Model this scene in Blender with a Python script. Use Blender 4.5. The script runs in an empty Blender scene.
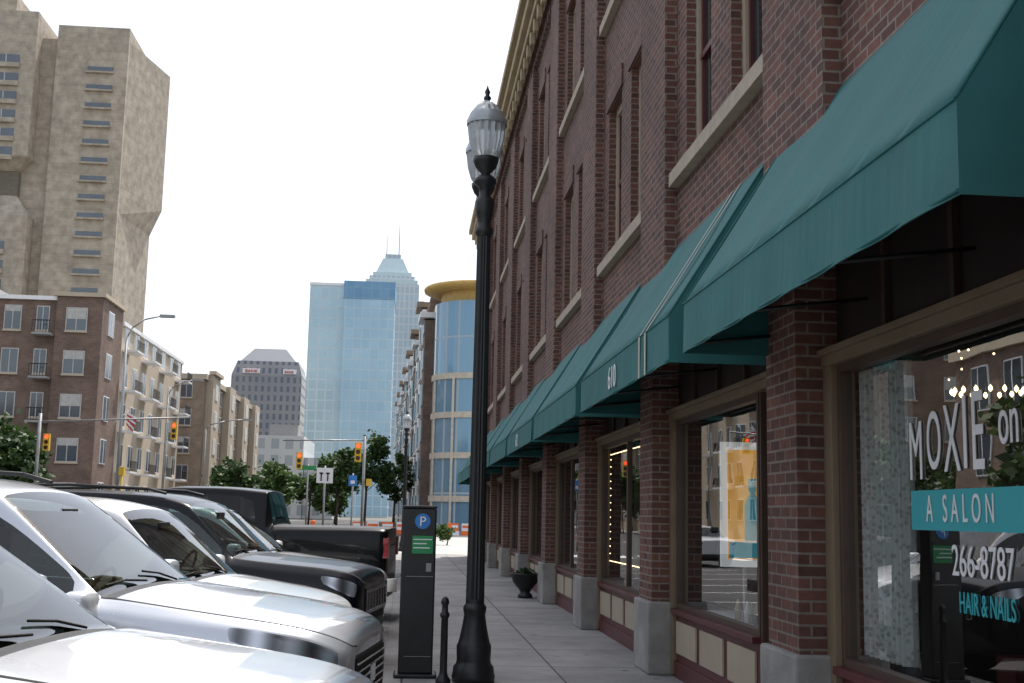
import bpy, bmesh, math, random
from mathutils import Vector, Matrix
random.seed(7)
scene=bpy.context.scene
# ------------------------------------------------------------------ materials
def newmat(name):
    m=bpy.data.materials.new(name); m.use_nodes=True
    nt=m.node_tree; nt.nodes.clear()
    out=nt.nodes.new("ShaderNodeOutputMaterial")
    return m,nt,out
def N(nt,t,**k):
    n=nt.nodes.new(t)
    for a,b in k.items(): setattr(n,a,b)
    return n
def posnode(nt,obj=False):
    if obj:
        return nt.nodes.new("ShaderNodeTexCoord").outputs["Object"]
    return nt.nodes.new("ShaderNodeNewGeometry").outputs["Position"]
def noise(nt,vec,scale,detail=6,rough=.6):
    n=N(nt,"ShaderNodeTexNoise"); n.inputs["Scale"].default_value=scale
    n.inputs["Detail"].default_value=detail; n.inputs["Roughness"].default_value=rough
    nt.links.new(vec,n.inputs["Vector"]); return n.outputs["Fac"]
def ramp(nt,fac,stops):
    r=N(nt,"ShaderNodeValToRGB"); el=r.color_ramp.elements
    while len(el)<len(stops): el.new(.5)
    for e,(p,c) in zip(el,stops):
        e.position=p; e.color=(c[0],c[1],c[2],1)
    nt.links.new(fac,r.inputs["Fac"]); return r.outputs["Color"]
def mul(c,k): return tuple(min(1,x*k) for x in c)
def M(name,col,rough=.7,metal=0,var=.18,scale=3.,bump=.0,bscale=60,spec=.5,coat=0,obj=False,big=0,streak=0,glow=0):
    m,nt,out=newmat(name)
    b=N(nt,"ShaderNodeBsdfPrincipled")
    p=posnode(nt,obj)
    f=noise(nt,p,scale)
    c=ramp(nt,f,[(.28,mul(col,1-var)),(.72,mul(col,1+var))])
    if big:
        f2=noise(nt,p,big,4); c2=ramp(nt,f2,[(.35,(.62,.62,.62)),(.65,(1,1,1))])
        mx=N(nt,"ShaderNodeMix",data_type='RGBA',blend_type='MULTIPLY'); mx.inputs[0].default_value=1
        nt.links.new(c,mx.inputs[6]); nt.links.new(c2,mx.inputs[7]); c=mx.outputs[2]
    if streak:
        mp=N(nt,"ShaderNodeMapping"); mp.inputs["Scale"].default_value=(1,streak,.35); nt.links.new(p,mp.inputs[0])
        f5=noise(nt,mp.outputs[0],2.,5); c5=ramp(nt,f5,[(.35,(.87,.88,.88)),(.65,(1,1,1))])
        mx=N(nt,"ShaderNodeMix",data_type='RGBA',blend_type='MULTIPLY'); mx.inputs[0].default_value=1
        nt.links.new(c,mx.inputs[6]); nt.links.new(c5,mx.inputs[7]); c=mx.outputs[2]
    nt.links.new(c,b.inputs["Base Color"])
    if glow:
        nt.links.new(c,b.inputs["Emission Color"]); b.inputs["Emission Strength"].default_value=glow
    b.inputs["Metallic"].default_value=metal
    b.inputs["Specular IOR Level"].default_value=spec
    b.inputs["Coat Weight"].default_value=coat
    b.inputs["Coat Roughness"].default_value=.03
    mr=N(nt,"ShaderNodeMapRange"); mr.inputs["To Min"].default_value=max(0,rough-.07); mr.inputs["To Max"].default_value=min(1,rough+.1)
    nt.links.new(f,mr.inputs["Value"]); nt.links.new(mr.outputs[0],b.inputs["Roughness"])
    if bump:
        fb=noise(nt,p,bscale,4)
        bp=N(nt,"ShaderNodeBump"); bp.inputs["Strength"].default_value=bump; bp.inputs["Distance"].default_value=.02
        nt.links.new(fb,bp.inputs["Height"]); nt.links.new(bp.outputs[0],b.inputs["Normal"])
    nt.links.new(b.outputs[0],out.inputs[0]); return m
def wallvec(nt):
    g=N(nt,"ShaderNodeNewGeometry")
    s=N(nt,"ShaderNodeSeparateXYZ"); nt.links.new(g.outputs["Position"],s.inputs[0])
    n=N(nt,"ShaderNodeSeparateXYZ"); nt.links.new(g.outputs["True Normal"],n.inputs[0])
    ab=N(nt,"ShaderNodeMath",operation='ABSOLUTE'); nt.links.new(n.outputs[0],ab.inputs[0])
    gt=N(nt,"ShaderNodeMath",operation='GREATER_THAN'); nt.links.new(ab.outputs[0],gt.inputs[0]); gt.inputs[1].default_value=.6
    mx=N(nt,"ShaderNodeMix",data_type='FLOAT'); nt.links.new(gt.outputs[0],mx.inputs[0])
    nt.links.new(s.outputs[0],mx.inputs[2]); nt.links.new(s.outputs[1],mx.inputs[3])
    c=N(nt,"ShaderNodeCombineXYZ"); nt.links.new(mx.outputs[0],c.inputs[0]); nt.links.new(s.outputs[2],c.inputs[1])
    return c.outputs[0],g.outputs["Position"]
def brickmat(name,c1,c2,mortar,bw=.215,rh=.075,ms=.008,bump=.5,rough=.85,offset=.5):
    m,nt,out=newmat(name)
    v,p=wallvec(nt)
    t=N(nt,"ShaderNodeTexBrick"); t.offset=offset
    nt.links.new(v,t.inputs["Vector"])
    for k,x in (("Scale",1),("Mortar Size",ms),("Mortar Smooth",.2),("Bias",0),("Brick Width",bw),("Row Height",rh)): t.inputs[k].default_value=x
    t.inputs["Color1"].default_value=(*c1,1);t.inputs["Color2"].default_value=(*c2,1);t.inputs["Mortar"].default_value=(*mortar,1)
    f2=noise(nt,p,.7,8); c=ramp(nt,f2,[(.3,(.56,.55,.55)),(.7,(1.0,1.0,1.0))])
    mx=N(nt,"ShaderNodeMix",data_type='RGBA',blend_type='MULTIPLY'); mx.inputs[0].default_value=1
    nt.links.new(t.outputs["Color"],mx.inputs[6]); nt.links.new(c,mx.inputs[7])
    f3=noise(nt,p,14,6); c3=ramp(nt,f3,[(.3,(.66,.64,.62)),(.7,(1.0,1.0,1.0))])
    my=N(nt,"ShaderNodeMix",data_type='RGBA',blend_type='MULTIPLY'); my.inputs[0].default_value=1
    nt.links.new(mx.outputs[2],my.inputs[6]); nt.links.new(c3,my.inputs[7])
    b=N(nt,"ShaderNodeBsdfPrincipled"); nt.links.new(my.outputs[2],b.inputs["Base Color"]); b.inputs["Roughness"].default_value=rough
    if bump:
        inv=N(nt,"ShaderNodeMath",operation='SUBTRACT'); inv.inputs[0].default_value=1; nt.links.new(t.outputs["Fac"],inv.inputs[1])
        ad=N(nt,"ShaderNodeMath",operation='MULTIPLY_ADD'); nt.links.new(f3,ad.inputs[0]); ad.inputs[1].default_value=.4; nt.links.new(inv.outputs[0],ad.inputs[2])
        bp=N(nt,"ShaderNodeBump"); bp.inputs["Strength"].default_value=bump; bp.inputs["Distance"].default_value=.01
        nt.links.new(ad.outputs[0],bp.inputs["Height"]); nt.links.new(bp.outputs[0],b.inputs["Normal"])
    nt.links.new(b.outputs[0],out.inputs[0]); return m
def glassmat(name,tint=(.75,.8,.8),ior=1.6,rough=.0,wob=0,k=1.):
    m,nt,out=newmat(name)
    tr=N(nt,"ShaderNodeBsdfTransparent"); tr.inputs[0].default_value=(*tint,1)
    gl=N(nt,"ShaderNodeBsdfGlossy"); gl.inputs["Roughness"].default_value=rough; gl.inputs[0].default_value=(1,1,1,1)
    fr=N(nt,"ShaderNodeFresnel"); fr.inputs[0].default_value=ior
    ml=N(nt,"ShaderNodeMath",operation='MULTIPLY'); ml.inputs[1].default_value=k; nt.links.new(fr.outputs[0],ml.inputs[0])
    mx=N(nt,"ShaderNodeMixShader"); nt.links.new(ml.outputs[0],mx.inputs[0]); nt.links.new(tr.outputs[0],mx.inputs[1]); nt.links.new(gl.outputs[0],mx.inputs[2])
    if wob:
        f=noise(nt,posnode(nt),1.2,2); bp=N(nt,"ShaderNodeBump"); bp.inputs["Strength"].default_value=wob; bp.inputs["Distance"].default_value=.02
        nt.links.new(f,bp.inputs["Height"]); nt.links.new(bp.outputs[0],gl.inputs["Normal"])
    nt.links.new(mx.outputs[0],out.inputs[0]); return m
def curtainmat(name,glass,glass2,frame,bw,rh,ms,rough=.15,metal=.0):
    m,nt,out=newmat(name); v,p=wallvec(nt)
    t=N(nt,"ShaderNodeTexBrick"); t.offset=0; nt.links.new(v,t.inputs["Vector"])
    for k,x in (("Scale",1),("Mortar Size",ms),("Mortar Smooth",.1),("Bias",-.2),("Brick Width",bw),("Row Height",rh)): t.inputs[k].default_value=x
    t.inputs["Color1"].default_value=(*glass,1);t.inputs["Color2"].default_value=(*glass2,1);t.inputs["Mortar"].default_value=(*frame,1)
    f=noise(nt,p,.03,3); c=ramp(nt,f,[(.35,(.8,.84,.88)),(.65,(1,1,1))])
    mx=N(nt,"ShaderNodeMix",data_type='RGBA',blend_type='MULTIPLY'); mx.inputs[0].default_value=1
    nt.links.new(t.outputs["Color"],mx.inputs[6]); nt.links.new(c,mx.inputs[7])
    b=N(nt,"ShaderNodeBsdfPrincipled"); nt.links.new(mx.outputs[2],b.inputs["Base Color"]); b.inputs["Metallic"].default_value=metal
    mr=N(nt,"ShaderNodeMapRange"); mr.inputs["To Min"].default_value=rough; mr.inputs["To Max"].default_value=.6
    nt.links.new(t.outputs["Fac"],mr.inputs["Value"]); nt.links.new(mr.outputs[0],b.inputs["Roughness"])
    nt.links.new(b.outputs[0],out.inputs[0]); return m
def leafmat(name,a,b2):
    m,nt,out=newmat(name); g=N(nt,"ShaderNodeNewGeometry")
    c=ramp(nt,g.outputs["Random Per Island"],[(0,a),(1,b2)])
    b=N(nt,"ShaderNodeBsdfPrincipled"); nt.links.new(c,b.inputs["Base Color"]); b.inputs["Roughness"].default_value=.6
    tl=N(nt,"ShaderNodeBsdfTranslucent"); nt.links.new(c,tl.inputs[0])
    mx=N(nt,"ShaderNodeMixShader"); mx.inputs[0].default_value=.3; nt.links.new(b.outputs[0],mx.inputs[1]); nt.links.new(tl.outputs[0],mx.inputs[2])
    nt.links.new(mx.outputs[0],out.inputs[0]); return m
def emis(name,c,s):
    m,nt,out=newmat(name); e=N(nt,"ShaderNodeEmission"); e.inputs[0].default_value=(*c,1); e.inputs[1].default_value=s
    nt.links.new(e.outputs[0],out.inputs[0]); return m
BRICK=brickmat("brick_wall",(.27,.115,.082),(.13,.062,.050),(.33,.28,.235),ms=.0085)
BRICKL=brickmat("brick_soldier_course",(.24,.105,.078),(.14,.066,.055),(.33,.28,.235),bw=.075,rh=.30,offset=0)
LIME=M("limestone",(.36,.345,.32),.85,var=.15,scale=5,bump=.3,big=1.5)
SILL=M("stone_sill",(.42,.35,.27),.8,var=.15,scale=6,bump=.2)
TAN=M("tan_paint",(.20,.15,.095),.5,var=.15,scale=4)
BROWNF=M("brown_frame_paint",(.075,.045,.032),.45,var=.2,scale=4)
CREAM=M("cream_paint",(.42,.35,.26),.5,var=.08,scale=5)
MAROON=M("maroon_paint",(.10,.022,.024),.4,var=.15,scale=6)
DKBROWN=M("dark_brown_paint",(.03,.02,.017),.5,var=.2,scale=4)
CORN=M("cornice_paint",(.42,.33,.2),.7,var=.2,scale=2)
SHOPGL=glassmat("shop_glass",(.82,.85,.84),1.45,wob=.05,k=.36)
UPGL=M("upper_window_glass",(.02,.025,.03),.06,var=.1,spec=.6)
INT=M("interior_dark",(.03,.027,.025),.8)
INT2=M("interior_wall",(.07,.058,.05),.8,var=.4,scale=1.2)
TEAL=M("awning_canvas",(.03,.160,.158),.75,var=.12,scale=2.2,bump=.25,bscale=180,streak=9)
STRIPE=M("awning_stripe",(.5,.48,.4),.8)
METAL=M("galvanised_tube",(.3,.3,.3),.45,.8)
BLACKP=M("black_cast_iron",(.012,.012,.013),.42,var=.3,scale=12,bump=.1)
WHITE=M("white_paint",(.8,.8,.8),.5,var=.04)
BARK=M("bark",(.09,.065,.045),.9,var=.3,scale=9,bump=.5)
LEAF=leafmat("leaves",(.015,.04,.01),(.06,.115,.025))
LEAF2=leafmat("leaves_light",(.03,.065,.015),(.10,.17,.04))
YEL=M("signal_yellow",(.65,.42,.03),.5)
ORANGE=M("construction_orange",(.8,.16,.03),.5)
REDM=M("red_plastic",(.6,.03,.02),.4)
SGREEN=M("sign_green",(.02,.25,.08),.5)
SBLUE=M("sign_blue",(.03,.2,.55),.45)
# ------------------------------------------------------------------ mesh builder
class MB:
    def __init__(s): s.v=[];s.f=[];s.m=[];s.mats=[];s.sm=[]
    def mi(s,m):
        if m not in s.mats: s.mats.append(m)
        return s.mats.index(m)
    def poly(s,pts,m,smooth=False):
        i=len(s.v); s.v+= [tuple(p) for p in pts]; s.f.append(tuple(range(i,i+len(pts)))); s.m.append(s.mi(m)); s.sm.append(smooth)
    def box(s,x0,x1,y0,y1,z0,z1,m):
        if x0>x1:x0,x1=x1,x0
        if y0>y1:y0,y1=y1,y0
        if z0>z1:z0,z1=z1,z0
        i=len(s.v)
        s.v+=[(x0,y0,z0),(x1,y0,z0),(x1,y1,z0),(x0,y1,z0),(x0,y0,z1),(x1,y0,z1),(x1,y1,z1),(x0,y1,z1)]
        for q in ((0,3,2,1),(4,5,6,7),(0,1,5,4),(1,2,6,5),(2,3,7,6),(3,0,4,7)):
            s.f.append(tuple(i+k for k in q)); s.m.append(s.mi(m)); s.sm.append(False)
    def prism(s,plan,z0,z1,m,top=None):
        n=len(plan); i=len(s.v); t=top or plan
        s.v+=[(x,y,z0) for x,y in plan]+[(x,y,z1) for x,y in t]
        for k in range(n):
            s.f.append((i+k,i+(k+1)%n,i+n+(k+1)%n,i+n+k)); s.m.append(s.mi(m)); s.sm.append(False)
        s.f.append(tuple(i+n+k for k in range(n))); s.m.append(s.mi(m)); s.sm.append(False)
        s.f.append(tuple(i+k for k in reversed(range(n)))); s.m.append(s.mi(m)); s.sm.append(False)
    def lathe(s,cx,cy,prof,n,m,fl=None,smooth=True):
        i=len(s.v)
        for j,(r,z) in enumerate(prof):
            for k in range(n):
                a=2*math.pi*k/n; rr=r
                if fl and fl[0]<=j<=fl[1]: rr=r*(1-.09*(k%2))
                s.v.append((cx+rr*math.cos(a),cy+rr*math.sin(a),z))
        for j in range(len(prof)-1):
            for k in range(n):
                s.f.append((i+j*n+k,i+j*n+(k+1)%n,i+(j+1)*n+(k+1)%n,i+(j+1)*n+k)); s.m.append(s.mi(m)); s.sm.append(smooth and not(fl and fl[0]<=j<fl[1]))
    def tube(s,p,q,r,m,n=8,r2=None):
        p=Vector(p);q=Vector(q); d=(q-p).normalized(); a=d.orthogonal().normalized(); b=d.cross(a)
        r2=r if r2 is None else r2; i=len(s.v)
        for c,rr in((p,r),(q,r2)):
            for k in range(n):
                t=2*math.pi*k/n; s.v.append(tuple(c+a*math.cos(t)*rr+b*math.sin(t)*rr))
        for k in range(n):
            s.f.append((i+k,i+(k+1)%n,i+n+(k+1)%n,i+n+k)); s.m.append(s.mi(m)); s.sm.append(True)
        s.f.append(tuple(i+k for k in reversed(range(n)))); s.m.append(s.mi(m)); s.sm.append(False)
        s.f.append(tuple(i+n+k for k in range(n))); s.m.append(s.mi(m)); s.sm.append(False)
    def path(s,pts,r,m,n=8):
        for a,b in zip(pts,pts[1:]): s.tube(a,b,r,m,n)
    def obj(s,name,parent=None,bevel=0,origin=None):
        me=bpy.data.meshes.new(name)
        if origin is None:
            if parent is not None: origin=parent["w"]
            else:
                xs=[v[0] for v in s.v];ys=[v[1] for v in s.v];zs=[v[2] for v in s.v]
                origin=((min(xs)+max(xs))/2,(min(ys)+max(ys))/2,min(zs))
        ox,oy,oz=origin
        me.from_pydata([(x-ox,y-oy,z-oz) for x,y,z in s.v],[],s.f)
        for m in s.mats: me.materials.append(m)
        me.polygons.foreach_set("material_index",s.m); me.polygons.foreach_set("use_smooth",s.sm); me.update()
        o=bpy.data.objects.new(name,me); scene.collection.objects.link(o)
        if parent is not None: o.parent=parent
        else: o.location=origin
        if bevel:
            b=o.modifiers.new("bevel","BEVEL"); b.width=bevel; b.segments=2; b.limit_method='ANGLE'
        return o
def empty(name,loc=(0,0,0),rot=0):
    o=bpy.data.objects.new(name,None); scene.collection.objects.link(o); o.location=loc; o.rotation_euler=(0,0,rot); o["w"]=tuple(loc); return o
def text(name,body,parent,loc,size,sx,mat,mtx=None,ext=.002,align='LEFT',spacing=1):
    cu=bpy.data.curves.new(name,"FONT"); cu.body=body; cu.size=size; cu.extrude=ext; cu.align_x=align; cu.space_character=spacing
    cu.materials.append(mat)
    o=bpy.data.objects.new(name,cu); scene.collection.objects.link(o)
    R=mtx or Matrix(((0,0,-1),(-1,0,0),(0,1,0)))
    w=Vector(parent["w"]) if parent is not None else Vector((0,0,0))
    o.matrix_local=Matrix.Translation(Vector(loc)-w) @ R.to_4x4() @ Matrix.Diagonal((sx,1,1,1))
    if parent is not None: o.parent=parent; o.matrix_parent_inverse=Matrix.Identity(4)
    return o
# ------------------------------------------------------------------ ground
RZ=-.10
asph,nt,out=newmat("asphalt")
p=posnode(nt); f1=noise(nt,p,.35,6); f2=noise(nt,p,90,3)
c=ramp(nt,f1,[(.3,(.045,.045,.047)),(.7,(.075,.074,.072))]); c2=ramp(nt,f2,[(.3,(.6,.6,.6)),(.75,(1.,1.,1.))])
mx=N(nt,"ShaderNodeMix",data_type='RGBA',blend_type='MULTIPLY'); mx.inputs[0].default_value=1
nt.links.new(c,mx.inputs[6]); nt.links.new(c2,mx.inputs[7]); b=N(nt,"ShaderNodeBsdfPrincipled"); nt.links.new(mx.outputs[2],b.inputs["Base Color"]); b.inputs["Roughness"].default_value=.85
bp=N(nt,"ShaderNodeBump"); bp.inputs["Strength"].default_value=.4; bp.inputs["Distance"].default_value=.01; nt.links.new(f2,bp.inputs["Height"]); nt.links.new(bp.outputs[0],b.inputs["Normal"])
nt.links.new(b.outputs[0],out.inputs[0])
conc,nt,out=newmat("sidewalk_concrete")
p=posnode(nt)
t=N(nt,"ShaderNodeTexBrick"); t.offset=0; nt.links.new(p,t.inputs["Vector"])
for k,x in (("Scale",1),("Mortar Size",.012),("Mortar Smooth",.3),("Bias",0),("Brick Width",1.55),("Row Height",1.6)): t.inputs[k].default_value=x
t.inputs["Color1"].default_value=(.40,.385,.37,1);t.inputs["Color2"].default_value=(.31,.30,.29,1);t.inputs["Mortar"].default_value=(.07,.07,.07,1)
f1=noise(nt,p,.9,9,.7); c=ramp(nt,f1,[(.3,(.6,.58,.56)),(.6,(1,1,1))]); f2=noise(nt,p,45,5); c2=ramp(nt,f2,[(.25,(.75,.75,.75)),(.7,(1,1,1))])
f4=noise(nt,p,5,2,.3); c4=ramp(nt,f4,[(.22,(.45,.44,.43)),(.28,(1,1,1))])
prev=t.outputs["Color"]
for cc in (c,c2,c4):
    mx=N(nt,"ShaderNodeMix",data_type='RGBA',blend_type='MULTIPLY'); mx.inputs[0].default_value=1
    nt.links.new(prev,mx.inputs[6]); nt.links.new(cc,mx.inputs[7]); prev=mx.outputs[2]
b=N(nt,"ShaderNodeBsdfPrincipled"); nt.links.new(prev,b.inputs["Base Color"]); b.inputs["Roughness"].default_value=.8
bp=N(nt,"ShaderNodeBump"); bp.inputs["Strength"].default_value=.3; bp.inputs["Distance"].default_value=.005; nt.links.new(f2,bp.inputs["Height"]); nt.links.new(bp.outputs[0],b.inputs["Normal"])
nt.links.new(b.outputs[0],out.inputs[0])
KERB=M("kerb_concrete",(.36,.35,.33),.85,var=.2,scale=4,bump=.3,big=1)
GR=M("far_ground",(.12,.12,.10),.9,var=.2,scale=.02)
CROSSC=M("concrete_road",(.40,.385,.36),.85,var=.15,scale=1.2,bump=.2)
g=MB(); g.poly([(-3000,-1000,-.16),(3000,-1000,-.16),(3000,6000,-.16),(-3000,6000,-.16)],GR); g.obj("ground",origin=(0,0,-.16))
g=MB(); g.poly([(-19,-20,RZ),(-.35,-20,RZ),(-.35,260,RZ),(-19,260,RZ)],asph); g.poly([(-.35,48,RZ),(60,48,RZ),(60,98,RZ),(-.35,98,RZ)],CROSSC); g.obj("road",origin=(0,0,RZ))
g=MB(); mz=RZ+.004
for y in range(-2,46,3):
    g.poly([(-5.6,y-.05+.0,mz),(-.5,y-.75,mz),(-.5,y-.65,mz),(-5.6,y+.05,mz)],WHITE)
for y in range(0,240,9): g.poly([(-9.6,y,mz),(-9.45,y,mz),(-9.45,y+3,mz),(-9.6,y+3,mz)],WHITE)
for x in range(-18,-1,1): g.poly([(x,50,mz),(x+.5,50,mz),(x+.5,53,mz),(x,53,mz)],WHITE)
g.obj("road_marking",origin=(0,0,mz))
s=MB(); s.box(-.2,3.0,-8,48,-.15,0,conc); s.box(-23,-19.15,-8,200,-.15,0,conc); s.box(-.2,12,98,200,-.15,0,conc); s.obj("sidewalk",origin=(0,0,-.15))
s=MB(); 
for y in range(-8,48,4): s.box(-.35,-.202,y,y+3.99,-.15,.005,KERB)
for y in range(-8,200,8): s.box(-19.15,-19,y,y+7.99,-.15,.003,KERB)
s.obj("kerb",origin=(0,0,-.15))
# ------------------------------------------------------------------ brick building on the right
PZ=[3.5,8.25,12.9,17.65,22.45,27.25,32.05,36.85,41.65,46.5]
Y0,Y1=-6.,47.
BL=empty("brick_commercial_building",(2.7,20,0))
w=MB()
ZW=[(5.1,7.3),(8.72,10.9)]
pil=[(7.2+4.8*k,8.5+4.8*k) for k in range(-3,9)]
wins=[]
for a,b_ in pil:
    wins+= [(a+1.65,a+2.65),(a+3.35,a+4.35)]
wins=[x for x in wins if x[0]>Y0+.5 and x[1]<Y1-.5]
for z0,z1 in ((3.3,5.1),(7.3,8.72),(10.9,12.3)): w.box(2.7,3.0,Y0,Y1,z0,z1,BRICK)
for z0,z1 in ZW:
    y=Y0
    for a,b_ in wins: w.box(2.7,3.0,y,a,z0,z1,BRICK); y=b_
    w.box(2.7,3.0,y,Y1,z0,z1,BRICK)
for a,b_ in pil:
    if a>Y0 and b_<=Y1+.2: w.box(2.57,2.699,a,min(b_,Y1),3.35,11.7,BRICK)
w.box(3.001,16,Y0,Y1,3.45,12.1,BRICK); w.box(6.3,16,Y0+.01,Y1-.01,0,3.449,BRICK)
w.box(2.9,6.29,Y1-.3,Y1-.002,0,3.3,BRICK)
for y in [y/1.0*.32+Y0 for y in range(0,int((Y1-Y0)/.32))]: w.box(2.6,2.699,y,y+.16,11.85,12.05,BRICK)
w.box(2.52,2.7,Y0,Y1,12.06,12.3,BRICK)
w.obj("walls",BL)
c=MB()
c.box(2.36,3.0,Y0-.2,Y1+.2,12.301,12.5,CORN); c.box(2.24,3.0,Y0-.3,Y1+.3,12.501,12.75,CORN); c.box(2.12,3.0,Y0-.4,Y1+.4,12.751,12.95,CORN)
y=Y0
while y<Y1: c.box(2.4,2.519,y,y+.18,12.0,12.3,CORN); y+=.75
c.obj("cornice",BL,bevel=.02)
t=MB()
for a,b_ in pil:
    for z in (5.1,8.72):
        if b_>Y0 and a+4.75<Y1+.5: t.box(2.6,2.76,b_+.06,min(a+4.74,Y1),z-.14,z+.003,SILL)
for a,b_ in wins:
    for z0,z1 in ZW:
        t.box(2.67,2.72,a-.12,b_+.12,z1-.003,z1+.3,BRICKL)
        fx0,fx1=2.80,2.88
        t.box(fx0,fx1,a,a+.09,z0,z1,CREAM); t.box(fx0,fx1,b_-.09,b_,z0,z1,CREAM)
        t.box(fx0,fx1,a+.09,b_-.09,z0,z0+.1,CREAM); t.box(fx0,fx1,a+.09,b_-.09,z1-.1,z1,CREAM)
        t.box(2.82,2.87,a+.09,b_-.09,(z0+z1)/2-.03,(z0+z1)/2+.03,MAROON)
        t.box(2.86,2.98,a+.091,b_-.091,z0+.1,z1-.1,UPGL)
        t.box(2.83,2.859,a+.091,a+.14,z0+.1,z1-.1,MAROON); t.box(2.83,2.859,b_-.14,b_-.091,z0+.1,z1-.1,MAROON)
t.obj("window_trim",BL)
pr=MB()
for P in PZ: pr.box(2.5,2.85,P-.65,P,.721,3.29,BRICK)
pr.obj("brick_piers",BL)
pb=MB()
for P in PZ: pb.box(2.45,2.87,P-.71,P+.06,0,.72,LIME)
pb.obj("pier_bases",BL,bevel=.02)
# storefronts
sf=MB(); gl=MB(); it=MB()
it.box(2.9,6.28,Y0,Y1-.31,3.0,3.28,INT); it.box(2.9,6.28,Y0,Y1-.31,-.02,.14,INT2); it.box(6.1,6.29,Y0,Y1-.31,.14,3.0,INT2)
doors={2,4,6,8}
for k in range(len(PZ)):
    a=PZ[k-1]+.0 if k>0 else Y0+.1
    b_=PZ[k]-.65
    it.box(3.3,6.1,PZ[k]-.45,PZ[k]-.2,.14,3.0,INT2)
    sf.box(2.68,2.84,b_-.15,b_-.001,.03,2.55,TAN); sf.box(2.68,2.84,a+.001,a+.1,.03,2.55,TAN)
    sf.box(2.67,2.86,a+.001,b_-.001,2.551,2.62,TAN); sf.box(2.64,2.7,a+.001,b_-.001,2.621,2.66,TAN)
    sf.box(2.78,2.9,a+.001,b_-.001,2.621,3.299,DKBROWN)
    y=a+.5
    while y<b_-.2: sf.box(2.74,2.779,y,y+.05,2.665,3.29,BROWNF); y+=.9
    aa=a+.1; bb=b_-.15
    if k in doors:
        e=a+.92
        sf.box(2.73,2.79,e,e+.04,.6,2.55,BROWNF)
        sf.box(3.55,3.62,aa,e,.14,.3,MAROON); sf.box(3.55,3.62,aa,aa+.09,.3,2.6,MAROON); sf.box(3.55,3.62,e-.09,e,.3,2.6,MAROON); sf.box(3.55,3.62,aa,e,2.2,2.35,MAROON)
        gl.poly([(3.58,aa,.3),(3.58,e,.3),(3.58,e,2.2),(3.58,aa,2.2)],SHOPGL)
        sf.box(2.8,3.55,e+.001,e+.06,.14,.70,MAROON); sf.box(2.85,3.5,e-.01,e,.24,.6,CREAM)
        gl.poly([(2.8,e+.05,.74),(3.55,e+.05,.74),(3.55,e+.05,2.55),(2.8,e+.05,2.55)],SHOPGL)
        sf.box(2.8,3.55,e+.0,e+.1,.701,.74,BROWNF)
        aa=e+.04
    base=.62
    sf.box(2.7,2.86,aa,bb,.0,.16,MAROON)
    sf.box(2.72,2.86,aa,bb,.16,base,MAROON)
    n=max(1,round((bb-aa)/.95)); st=(bb-aa)/n
    for i in range(n):
        sf.box(2.70,2.719,aa+i*st+.08,aa+(i+1)*st-.08,.24,base-.07,CREAM if k>1 else BROWNF)
    sf.box(2.66,2.88,aa,bb,base,base+.05,MAROON)
    z0,z1=base+.05,2.55
    sf.box(2.72,2.80,aa,aa+.05,z0,z1,BROWNF); sf.box(2.72,2.80,bb-.05,bb,z0,z1,BROWNF)
    sf.box(2.72,2.80,aa+.05,bb-.05,z1-.05,z1,BROWNF); sf.box(2.72,2.80,aa+.05,bb-.05,z0,z0+.05,BROWNF)
    if k>2:
        m_=(aa+bb)/2; sf.box(2.73,2.79,m_-.03,m_+.03,z0+.05,z1-.05,BROWNF)
    gl.poly([(2.76,aa,z0),(2.76,bb,z0),(2.76,bb,z1),(2.76,aa,z1)],SHOPGL)
sf.box(2.55,2.67,8.155,8.165,2.78,2.84,WHITE); sf.box(2.57,2.65,8.15,8.154,2.80,2.82,BLACKP)
sf.obj("storefront_frames",BL,bevel=.006); gl.obj("storefront_glass",BL); it.obj("shop_interiors",BL)
LETW=M("vinyl_white",(.8,.8,.8),.4,var=.02); LETT=M("vinyl_teal",(.03,.38,.42),.4,var=.03)
for ch_,yy,zz,sz,sx_ in (("M",6.44,1.79,.46,.52),("O",6.21,1.84,.44,.50),("X",6.00,1.82,.50,.52),("I",5.80,1.83,.53,.6),("E",5.70,1.82,.56,.52)):
    text("lettering_moxie",ch_,BL,(2.752,yy,zz),sz,sx_,LETW)
text("lettering_on","on Mass",BL,(2.752,5.42,1.93),.34,.56,LETW)
sg=MB(); sg.box(2.75,2.754,3.7,6.42,1.52,1.73,LETT); sg.obj("lettering_band",BL)
text("lettering_salon","A SALON",BL,(2.746,6.22,1.565),.2,.6,LETW,spacing=1.7)
text("lettering_phone","266-8787",BL,(2.752,5.95,1.30),.22,.76,LETW)
text("lettering_hair","HAIR & NAILS",BL,(2.752,5.88,1.12),.15,.62,LETT)
cur,nt,out=newmat("lace_curtain")
p=posnode(nt); vo=N(nt,"ShaderNodeTexVoronoi"); vo.inputs["Scale"].default_value=28; nt.links.new(p,vo.inputs["Vector"])
d_=N(nt,"ShaderNodeBsdfDiffuse"); d_.inputs[0].default_value=(.7,.72,.7,1); tr=N(nt,"ShaderNodeBsdfTransparent")
r_=ramp(nt,vo.outputs["Distance"],[(.25,(.45,.45,.45)),(.5,(.85,.85,.85))]); mx=N(nt,"ShaderNodeMixShader"); nt.links.new(r_,mx.inputs[0]); nt.links.new(tr.outputs[0],mx.inputs[1]); nt.links.new(d_.outputs[0],mx.inputs[2]); nt.links.new(mx.outputs[0],out.inputs[0])
cm=MB(); n=60
for i in range(n):
    ya=6.72+.66*i/n; yb=6.72+.66*(i+1)/n; xa=2.87+.045*math.sin(i*.85); xb=2.87+.045*math.sin((i+1)*.85)
    cm.poly([(xa,ya,.75),(xb,yb,.75),(xb,yb,2.5),(xa,ya,2.5)],cur,True)
cm.obj("curtain",BL)
BULB=emis("bulb_glow",(1,.75,.4),7)
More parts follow.
